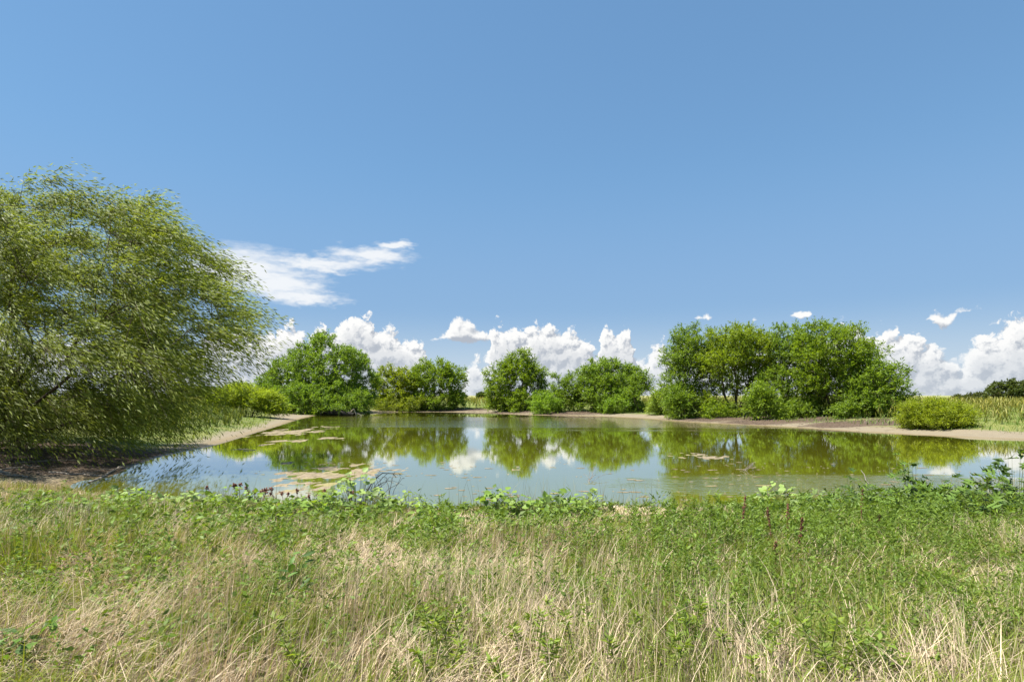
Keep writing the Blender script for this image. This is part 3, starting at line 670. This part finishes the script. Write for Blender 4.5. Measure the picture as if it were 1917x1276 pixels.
def plant(name, label, cat, x, y, rx, ry, h, n, kind, size, seed, group=None, lowfrac=.35):
    """bushy weed: petioles from a few root points, each large leaf an object of its own"""
    rs = np.random.default_rng(seed); z0 = h1(x, y); root = empty(name, (x, y, z0)); tag(root, label, cat, group); paths = []
    for i in range(n):
        r = math.sqrt(rs.random()); th = rs.random()*6.283; lx, ly = rx*r*math.cos(th), ry*r*math.sin(th)
        gz = h1(x+lx, y+ly)-z0
        hz = h*(1-.55*r*r)*(lowfrac+(1-lowfrac)*rs.random()**.75)*(.8+.35*math.sin(3*lx/rx+seed))
        out = Vector((lx/rx, ly/ry, 0)); dr = (out*.7+Vector((rs.normal()*.6, rs.normal()*.6, .15+rs.normal()*.3))).normalized()
        up = (Vector((0, -.25, 1))+out*.3+Vector((rs.normal()*.35, rs.normal()*.35, 0))).normalized()
        side = up.cross(dr).normalized(); up = dr.cross(side).normalized(); sz = size*(.6+.7*rs.random())
        m = Matrix((dr, side, up)).transposed().to_4x4(); m = Matrix.Translation((lx, ly, gz+hz)) @ m @ Matrix.Scale(sz, 4)
        o = obj('leaf', LS[kind][i % 3], root); o.matrix_basis = m
        fx = .55+.25*rs.random(); p0 = np.array([lx*fx, ly*fx, gz*fx-.03]); p2 = np.array([lx, ly, gz+hz]); pm = (p0+p2)/2+np.array([0, 0, .06*h])-np.array([lx, ly, 0])*.12
        paths.append(([p0, pm, p2], [.004, .003, .002]))
    V, Q = tubes(paths, 4)
    tag(obj('stem', mesh_data('stem', V, Q, mats=[M_STEM], attrs={'tint': np.full(len(V), .3)}), root), kind='stuff')
    return root
CL = [ # px, distance, half width, half depth, height, leaves, kind, leaf size, label
 (300,11.8,1.15,.7,.42,120,'pale',.15,'pale broad-leaved weed clump on the crest where the pond ends at left'),
 (225,11.2,.7,.6,.34,60,'green',.13,'greener broad-leaved weed at the far left crest beside the shaded mud'),
 (415,10.6,.9,.6,.36,80,'green',.13,'broad-leaved weed below the dark red seed stalks'),
 (668,11.2,.85,.6,.55,120,'pale',.15,'heaped pale broad-leaved weed clump in front of the curved dead branch'),
 (770,11.4,.55,.4,.34,55,'pale',.14,'flat end of pale leaves just right of the heaped clump'),
 (640,10.0,.8,.5,.42,80,'green',.13,'darker broad-leaved weed at the foot of the heaped pale clump'),
 (990,10.6,.95,.6,.62,140,'green',.16,'tall bright broad-leaved weed clump below the egg-shaped willow reflection'),
 (1088,11.2,.5,.4,.42,60,'pale',.14,'small pale broad-leaved weed right of the tall bright clump'),
 (1430,11.2,.75,.5,.48,95,'pale',.15,'palest broad-leaved weed clump behind the dark dock stalks'),
 (1525,11.4,.45,.4,.34,45,'pale',.13,'low pale weed right of the palest clump'),
 (120,9.2,.7,.5,.32,55,'green',.12,'broad-leaved weed in the yellow grass at far left'),
 (560,9.4,.6,.5,.32,50,'green',.12,'scattered broad-leaved weed in the sward left of centre'),
 (820,9.2,.5,.4,.32,45,'green',.12,'broad-leaved weed among dry stems left of the tall bright clump')]
for i, (px, Y, rx, ry, h, n, k, sz, lb) in enumerate(CL):
    plant('broadleaf_weed', lb, 'weed', X(px, Y), Y, rx, ry, h*1.3, int(n*1.3), k, sz*.78, 300+i, 'broad-leaved weeds on the bank')
RG = [(1712,10.9,.38,.35,1.0,55,'tallest dark cut-leaved weed rising over the right waterline'),(1660,11.0,.4,.35,.7,45,'dark cut-leaved weed just left of the tallest one'),(1765,10.6,.5,.4,.78,60,'dark cut-leaved weed just right of the tallest one'),
      (1835,10.3,.5,.4,.8,60,'dark cut-leaved weed in front of the bare twiggy shrub'),(1900,10.6,.45,.4,.98,60,'dark cut-leaved weed at the right edge of the bank crest'),(1600,11.1,.4,.35,.62,40,'small dark cut-leaved weed between pale clump and dark thicket'),
      (1740,9.4,.6,.4,.62,60,'lower cut-leaved weed in front of the tallest one'),(1860,9.2,.6,.4,.66,60,'lower cut-leaved weed near the right edge'),(1545,10.6,.4,.35,.55,35,'leftmost small cut-leaved weed beside the low pale weed')]
for i, (px, Y, rx, ry, h, n, lb) in enumerate(RG):
    plant('cutleaf_weed', lb, 'weed', X(px, Y), Y, rx*1.15, ry*1.15, h*1.12, int(n*1.45), 'cut', .19, 330+i, 'cut-leaved weeds at the right', .1)
plant('broadleaf_weed', 'large-leaved green weed in the bottom left corner', 'weed', X(45, 3.75), 3.75, .17, .17, .40, 30, 'oval', .12, 351)
plant('broadleaf_weed', 'lone dark large-leaved weed in the dry grass left of centre', 'weed', X(545, 4.9), 4.9, .2, .18, .5, 34, 'oval', .12, 352)

M_FRESH = leaf_mat('fresh_weed_leaves', (.17, .25, .045), vary=.3, yel=(1.3, 1.15, .8), trans=.42, tcol=(1.6, 1.5, .6))
def leafy_stem(label, px, py, h, seed):
    rs = np.random.default_rng(seed); Y = solve_Y(px, py); x = X(px, Y); z = h1(x, Y); root = empty('leafy_stem_weed', (x, Y, z)); tag(root, label, 'weed', 'upright leafy weeds near the camera')
    paths, P, D = [], [], []
    for k in range(4):
        bx, by = rs.normal()*.09, rs.normal()*.09; tx, ty = bx*1.8+rs.normal()*.04, by*1.8+rs.normal()*.04; hk = h*(.7+.35*rs.random())
        paths.append(([np.array([bx, by, -.03]), np.array([(bx+tx)/2, (by+ty)/2, hk*.5]), np.array([tx, ty, hk])], [.005, .004, .002]))
        n = 42; t = .12+.88*np.sqrt(rs.random(n)); th = rs.random(n)*6.283
        P.append(np.stack([bx+(tx-bx)*t, by+(ty-by)*t, hk*t], 1)); D.append(nrm(np.stack([np.cos(th), np.sin(th), +.15+.4*t+rs.normal(size=n)*.2], 1)))
    P, D = np.concatenate(P), np.concatenate(D); m = len(P)
    for pth in paths: V, Q = tubes([pth], 5); obj('stem', mesh_data('stem', V, Q, mats=[M_STEM], attrs={'tint': np.full(len(V), .3)}), root)
    sz = .7+.6*rs.random(m); V, Q, T = leaves(P, D, .06*sz, .014*sz, rs.random(m)*.99, rs)
    obj('foliage', mesh_data('foliage', V, Q, mats=[M_FRESH], attrs={'tint': T}), root)
order = ['leftmost', 'second', 'third', 'fourth', 'fifth', 'sixth', 'seventh', 'eighth', 'ninth', 'tenth']
LSW = sorted([(610,1250),(845,1268),(868,1225),(985,1235),(1115,1268),(1010,1290),(1190,1275),(1255,1230),(1415,1275),(1560,1280)])
for i, (px, py) in enumerate(LSW):
    leafy_stem('upright leafy green weed near the bottom edge, '+order[i]+(' of its row' if i == 0 else ' from the left'), px, py, .30+.12*((i*37) % 10)/10, 400+i)

def blob_mesh(P, r, rs):
    """many small rough seeds (octahedra) joined into one head"""
    o = np.array([(1,0,0),(0,1,0),(-1,0,0),(0,-1,0),(0,0,1),(0,0,-1)], float); t = np.array([(0,1,4),(1,2,4),(2,3,4),(3,0,4),(1,0,5),(2,1,5),(3,2,5),(0,3,5)])
    n = len(P); V = P[:, None]+o[None]*(r*(.6+.8*rs.random(n)))[:, None, None]; T = np.arange(n)[:, None, None]*6+t[None]
    return V.reshape(-1, 3), T.reshape(-1, 3)
def dock(label, px, py, top, seed):
    rs = np.random.default_rng(seed); Y = solve_Y(px, py); x = X(px, Y); z = h1(x, Y); h = max(.35, Z(top, Y)-z); root = empty('dock_stalk', (x, Y, z)); tag(root, label, 'seed stalk', 'dark dock stalks at the right')
    bx, by = rs.normal()*.05, rs.normal()*.05
    V, Q = tubes([([np.array([0, 0, -.03]), np.array([bx*.5, by*.5, h*.5]), np.array([bx, by, h])], [.006, .005, .003])], 5)
    obj('stalk', mesh_data('stalk', V, Q, mats=[M_DOCK]), root)
    n = 120; t = .42+.58*rs.random(n); w = .02*np.sin(np.pi*np.clip((t-.38)/.66, 0, 1))+.006; th = rs.random(n)*6.283; P = np.stack([bx*t+np.cos(th)*w*rs.random(n), by*t+np.sin(th)*w*rs.random(n), h*t], 1)
    V, T = blob_mesh(P, .008, rs); obj('seed_head', mesh_data('seed_head', V, None, T, mats=[M_DOCK]), root)
for i, (lb, px, py, top) in enumerate([('leftmost thin dark dock stalk in front of the palest weed clump',1388,1010,925),('dark red dock stalk left of the thickest one',1445,1015,950),('thickest dark red dock stalk of the group',1474,1020,942),
        ('dark dock stalk right of the thickest one, lower and leaning',1492,1060,965),('short dark dock stalk low in the green weeds',1452,1075,1022),('lone dark dock stalk right of the palest clump, near dry stems',1632,1010,970),('thin tall brown dock stalk beside the small dark cut-leaved weeds',1612,990,915)]):
    dock(lb, px, py, top, 500+i)
def head_stalk(px, Y, top, seed, lb):
    rs = np.random.default_rng(seed); x = X(px, Y); z = h1(x, Y); h = max(.3, Z(top, Y)-z); root = empty('seed_stalk', (x, Y, z)); tag(root, lb, 'seed stalk', 'dark red seed stalks at the left waterline')
    paths, P = [], []
    for k in range(1+seed % 3):
        bx, by = rs.normal()*.1, rs.normal()*.05; hk = h*(1-.25*rs.random()*(k > 0)); paths.append(([np.array([0, 0, -.05]), np.array([bx*.4, by*.4, hk*.5]), np.array([bx, by, hk])], [.006, .005, .004]))
        P.append(np.array([bx, by, hk])+rs.normal(size=(26, 3))*np.array([.016, .016, .022]))
    V, Q = tubes(paths, 4); obj('stalk', mesh_data('stalk', V, Q, mats=[M_DOCK]), root)
    V, T = blob_mesh(np.concatenate(P), .014, rs); obj('seed_head', mesh_data('seed_head', V, None, T, mats=[M_DOCK]), root)
for i, (px, top) in enumerate([(385,912),(447,906),(462,912),(478,920),(492,917),(503,921),(515,914),(531,922),(556,918),(590,920),(655,918)]): head_stalk(px, 12.2+.3*math.sin(i*2.1), top, 520+i, 'dark red seed stalk at the left waterline, '+(order+['last'])[i]+' from the left')

# ------------------------------------------------------------------ fallen wood, litter, algae
def arc(p, q, sag, n=7, jit=.02, rs=rng):
    p, q, sag = map(lambda a: np.array(a, float), (p, q, sag)); t = np.linspace(0, 1, n)[:, None]
    return list(p*(1-t)+q*t+sag*np.sin(np.pi*t)+rs.normal(size=(n, 3))*jit)
def branch(name, label, cat, paths, mat, k=6):
    o = np.array(paths[0][0][0]); root = empty(name, o)
    V, Q = tubes([([q-o for q in p], r) for p, r in paths[:1]], k); obj('limb', mesh_data('limb', V, Q, mats=[mat], smooth=True), root)
    for p, r in paths[1:]: V, Q = tubes([([q-o for q in p], r)], 4); obj('twig', mesh_data('twig', V, Q, mats=[mat], smooth=True), root)
    return tag(root, label, cat)
def WP(px, py, z=-1.0): x, y = W(px, py); return (x, y, z)
def tp(r0, r1, n=7): return list(np.linspace(r0, r1, n))
rb = np.random.default_rng(77)
paths = [(arc(WP(685,920,-1.05), WP(742,912,-.75), (0, 0, .35)), tp(.018, .008))]
for k in range(13):
    a = WP(690+rb.random()*50, 915+rb.random()*12, -1.03); b = WP(705+rb.random()*62, 903+rb.random()*26, -.95+rb.random()*.3); paths.append((arc(a, b, (rb.normal()*.15, 0, .12+.2*rb.random())), tp(.008, .003)))
branch('fallen_branch', 'dead branch of curved dark twigs lying in the water by the near shore', 'branch', paths, M_DARKWOOD)
paths = [(arc(WP(1098,903,-1.05), WP(1117,896,-.85), (0, 0, .05)), tp(.013, .005))]
for k in range(5): a = WP(1108+rb.normal()*5, 898+rb.normal()*3, -.97); b = WP(1108+rb.normal()*12, 896+rb.normal()*4, -.88+rb.random()*.15); paths.append((arc(a, b, (0, 0, .03)), tp(.006, .003)))
branch('fallen_branch', 'small bleached twig standing in open water below the round willow', 'branch', paths, M_DEAD)
paths = [(arc(WP(1392,880,-1.05), WP(1409,878,-1.0), (.22, 0, .28), 12, .01), tp(.012, .006, 12))]
for k in range(3): paths.append((arc(WP(1388+k*4,882,-1.03), WP(1408,874+k*3,-.9), (.15, 0, .18), 9, .01), tp(.007, .003, 9)))
branch('fallen_branch', 'bent loop of bleached twigs sticking out of the water before the grove', 'branch', paths, M_DEAD)
branch('dead_stick', 'single pale stick slanting out of the water right of centre', 'stick', [(arc(WP(1629,908,-1.05), (X(1612,18.6), 18.6, Z(880,18.6)), (0, 0, .02)), tp(.013, .008))], M_DEAD)
paths = [(arc((X(1850,11.4), 11.4, -.85), (X(1815,11.9), 11.9, Z(890,11.9)), (0, 0, .06)), tp(.016, .006))]
for k in range(16): q = 1850+rb.normal()*25; paths.append((arc((X(q,11.5), 11.5+rb.normal()*.2, -.75), (X(q+rb.normal()*45,11.8), 11.8+rb.normal()*.3, Z(892+rb.random()*25, 11.8)), (rb.normal()*.08, 0, .05)), tp(.009, .003)))
branch('bare_shrub', 'bare brown twiggy shrub at the right end of the near waterline', 'shrub', paths, M_DARKWOOD)
branch('fallen_pole', 'grey dead pole resting on the mud at the left end of the pond', 'branch', [(arc((X(168,17.0), 17.0, h1(X(168,17.0), 17.0)+.03), (X(232,20.5), 20.5, h1(X(232,20.5), 20.5)+.06), (0, 0, .02)), tp(.05, .03))], M_DEAD)
# black log with a bleached bent limb below the domed willow
lx0, lx1 = X(606, 75.5), X(664, 74.5)
lo = [np.array([lx0+(lx1-lx0)*t, 75.5-1.2*t+.1*math.sin(9*t), -1.0+.26+.08*math.sin(5*t)]) for t in np.linspace(0, 1, 9)]
br = [(lo, [.22, .30, .34, .33, .36, .35, .33, .30, .22]), (arc(lo[7], (X(667,74.2), 74.2, -1.05), (.1, -.2, .75), 8, .02), tp(.12, .07, 8)), (arc(lo[1], (X(600,74.8), 74.8, -.75), (0, -.2, .2), 6, .02), tp(.14, .08, 6)), (arc(lo[6], (X(678,74), 74, -1.02), (0, 0, .25), 7, .02), tp(.08, .03))]
root = empty('fallen_log', lo[0]); tag(root, 'black waterlogged log at the waterline under the dark domed willow', 'log')
V, Q = tubes([([q-lo[0] for q in br[0][0]], br[0][1])], 9); obj('trunk', mesh_data('trunk', V, Q, mats=[M_DARKWOOD], smooth=True), root)
for p, r in br[1:]:
    V, Q = tubes([([q-lo[0] for q in p], r)], 6); tag(obj('limb', mesh_data('limb', V, Q, mats=[M_DEAD], smooth=True), root), 'bleached bent limb of the black log')
for i, (a, b, r, lb) in enumerate([((30,868),(150,862),.045,'longest bleached branch lying on the shaded litter under the big willow'),((90,885),(200,893),.035,'thin branch on the shaded litter nearest the near grass'),((150,850),(240,856),.04,'short branch on the litter right of the big willow trunks'),((-20,880),(60,896),.05,'thick branch on the litter at the left edge')]):
    def gp(px, py):
        Y = min(np.arange(14, 30, .1), key=lambda q: abs(HZ+F*(EYE-h1(X(px, q), q))/q-py)); return np.array([X(px, Y), Y, h1(X(px, Y), Y)+r])
    A, B = gp(*a), gp(*b); P = [np.array([*(A*(1-t)+B*t)[:2]+rb.normal(size=2)*.08, 0]) for t in np.linspace(0, 1, 8)]
    for q in P: q[2] = h1(q[0], q[1])+r*.7
    paths = [(P, tp(r, r*.4, 8))]
    for k in range(3): j = 2+k*2; paths.append((arc(P[j], P[j]+np.array([rb.normal()*.6, rb.normal()*.5, .12]), (0, 0, .05)), tp(r*.4, r*.15)))
    branch('fallen_branch', lb, 'branch', paths, M_DEAD)
def litter():
    n = 6000; x = -19+rng.normal(size=n)*4.5; y = 20.5+rng.normal(size=n)*3; d = sdist(x, y); k = (d > .3) & (y > 14.2); x, y = x[k], y[k]
    B = [(-26, 80.5, 8), (-10, 92, 9), (0, 83, 5), (10, 76, 8), (20, 58, 7), (25, 51.5, 7), (29, 46, 5)]
    for bx, by, r in B:
        m = 500; xx = bx+rng.normal(size=m)*r*.6; yy = by+rng.normal(size=m)*2.2; dd = sdist(xx, yy); kk = dd > .3; x = np.append(x, xx[kk]); y = np.append(y, yy[kk])
    m = len(x); th = rng.normal(size=m)*.6+np.where(rng.random(m) < .5, 0, np.pi); L = (.12+.5*rng.random(m)**2)*np.clip(y/30, .8, 2); z = height(x, y)+.012
    A = np.stack([x, y, z], 1); Bq = A+np.stack([np.cos(th)*L, np.sin(th)*L, rng.random(m)*.08*L], 1); Bq[:, 2] = np.maximum(Bq[:, 2], height(Bq[:, 0], Bq[:, 1])+.01)
    V, Q = frustums(A, Bq, .006+.01*rng.random(m)*np.clip(y/40, .7, 2), np.full(m, .004), 3)
    mt = bark_mat('litter', (.05, .035, .025), (.30, .235, .18)); tag(obj('leaf_litter', mesh_data('leaf_litter', V, Q, mats=[mt])), 'fallen twigs and leaf litter under the willows', 'litter', kind='stuff')
litter()
def algae_mat():
    m = bpy.data.materials.new('algae_mat'); m.use_nodes = True; N = NT(m.node_tree); b = m.node_tree.nodes['Principled BSDF']; pos = N.n('ShaderNodeNewGeometry').outputs['Position']
    n = N.noise(pos, 5, 5, .65); n2_ = N.noise(pos, 1.2, 3); c = N.mix(N.ss(n, .35, .65), (.15, .118, .065), (.29, .232, .155)); c = N.mix(N.ss(n2_, .5, .7, 0, .6), c, (.27, .25, .08))
    N.put(b.inputs['Base Color'], c); b.inputs['Roughness'].default_value = .8; b.inputs['Specular IOR Level'].default_value = .2
    bp = N.n('ShaderNodeBump'); bp.inputs['Strength'].default_value = .8; bp.inputs['Distance'].default_value = .02; N.put(bp.inputs['Height'], n); N.put(b.inputs['Normal'], bp.outputs[0]); return m
M_ALG = algae_mat()
def algae(label, px, py, hw, hh, thr, sc, seed):
    x0, _ = W(px-hw, py); x1, _ = W(px+hw, py); _, yf = W(px, py-hh); _, yn = W(px, py+hh); c = np.array([(x0+x1)/2, (yf+yn)/2]); r = np.array([(x1-x0)/2, (yf-yn)/2])
    nx = int(min(90, max(24, 2*r[0]/.07))); ny = int(min(110, max(20, 2*r[1]/.09))); gx, gy = np.meshgrid(np.linspace(-1.25, 1.25, nx), np.linspace(-1.25, 1.25, ny)); x = c[0]+gx.ravel()*r[0]; y = c[1]+gy.ravel()*r[1]
    f = np.array([mnoise.fractal(Vector((a*sc*1.5+seed, b*sc*.8, seed)), .75, 2.2, 5) for a, b in zip(x, y)])
    f *= 1.5; f = f-thr-.12+.75*(1-np.sqrt(gx.ravel()**2+gy.ravel()**2)) ; f = np.where(np.hypot(gx, gy).ravel() > 1.2, -1, f)
    z = -.006+.03*np.clip(f, -.3, .5); idx = np.arange(nx*ny).reshape(ny, nx); Q = np.stack([idx[:-1, :-1], idx[:-1, 1:], idx[1:, 1:], idx[1:, :-1]], -1).reshape(-1, 4); Q = Q[(f[Q] > 0).any(1)]
    u, inv = np.unique(Q, return_inverse=True); V = np.stack([x-c[0], y-c[1], z], 1)[u]; o = obj('algae_mat', mesh_data('algae_mat', V, inv.reshape(-1, 4), mats=[M_ALG], smooth=True), None, (c[0], c[1], -1.0)); tag(o, label, 'algae', 'floating algae mats')
for i, a in enumerate([('largest torn pinkish algae mat floating left of centre', 590,893,84,25,-.06,1.1),('thin scattered algae film right of the largest torn mat', 725,880,60,9,.38,1.3),('lone tan algae raft floating before the right-hand grove', 1318,853,56,6,.0,.9),
     ('algae mat strung along the left bank beside the mud point', 548,808,48,10,.1,.7),('narrow algae streak right of the bank-side mat', 605,822,38,3.5,.15,.8),('small flat algae streak nearest the left bank', 455,842,22,2.5,.1,1.0),('algae streak between the left bank and the largest mat', 520,828,36,5,.15,.9),
     ('faint algae patch in the reflection of the egg-shaped willow', 958,880,34,7,.42,1.4),('slim algae streak just above the largest torn mat',550,866,24,2.5,.1,1.1)]):
    algae(*a, 3.1+i*1.7)
def flecks():
    n = 900; x = -9+rng.random(n)*27; y = 13.2+rng.random(n)**1.6*9; d = sdist(x, y); k = (d < -.1) & ((fbm(x, y, .45, 6.6) > .05) | (rng.random(n) < .12)); x, y = x[k], y[k]; m = len(x)
    a = np.arange(6)/6*2*np.pi; rad = (.015+.07*rng.random(m)**3)[:, None]*(.6+.8*rng.random((m, 6))); V = np.stack([x[:, None]+np.cos(a)*rad*2.4, y[:, None]+np.sin(a)*rad, np.full((m, 6), -.994)], -1)
    V = np.concatenate([V, np.stack([x, y, np.full(m, -.985)], -1)[:, None]], 1); j = np.arange(6); T = np.arange(m)[:, None, None]*7+np.stack([j, (j+1) % 6, np.full(6, 6)], -1)[None]
    tag(obj('floating_flecks', mesh_data('floating_flecks', V.reshape(-1, 3), None, T.reshape(-1, 3), mats=[M_ALG])), 'scattered scraps of algae drifting by the near shore', 'algae', kind='stuff')
flecks()
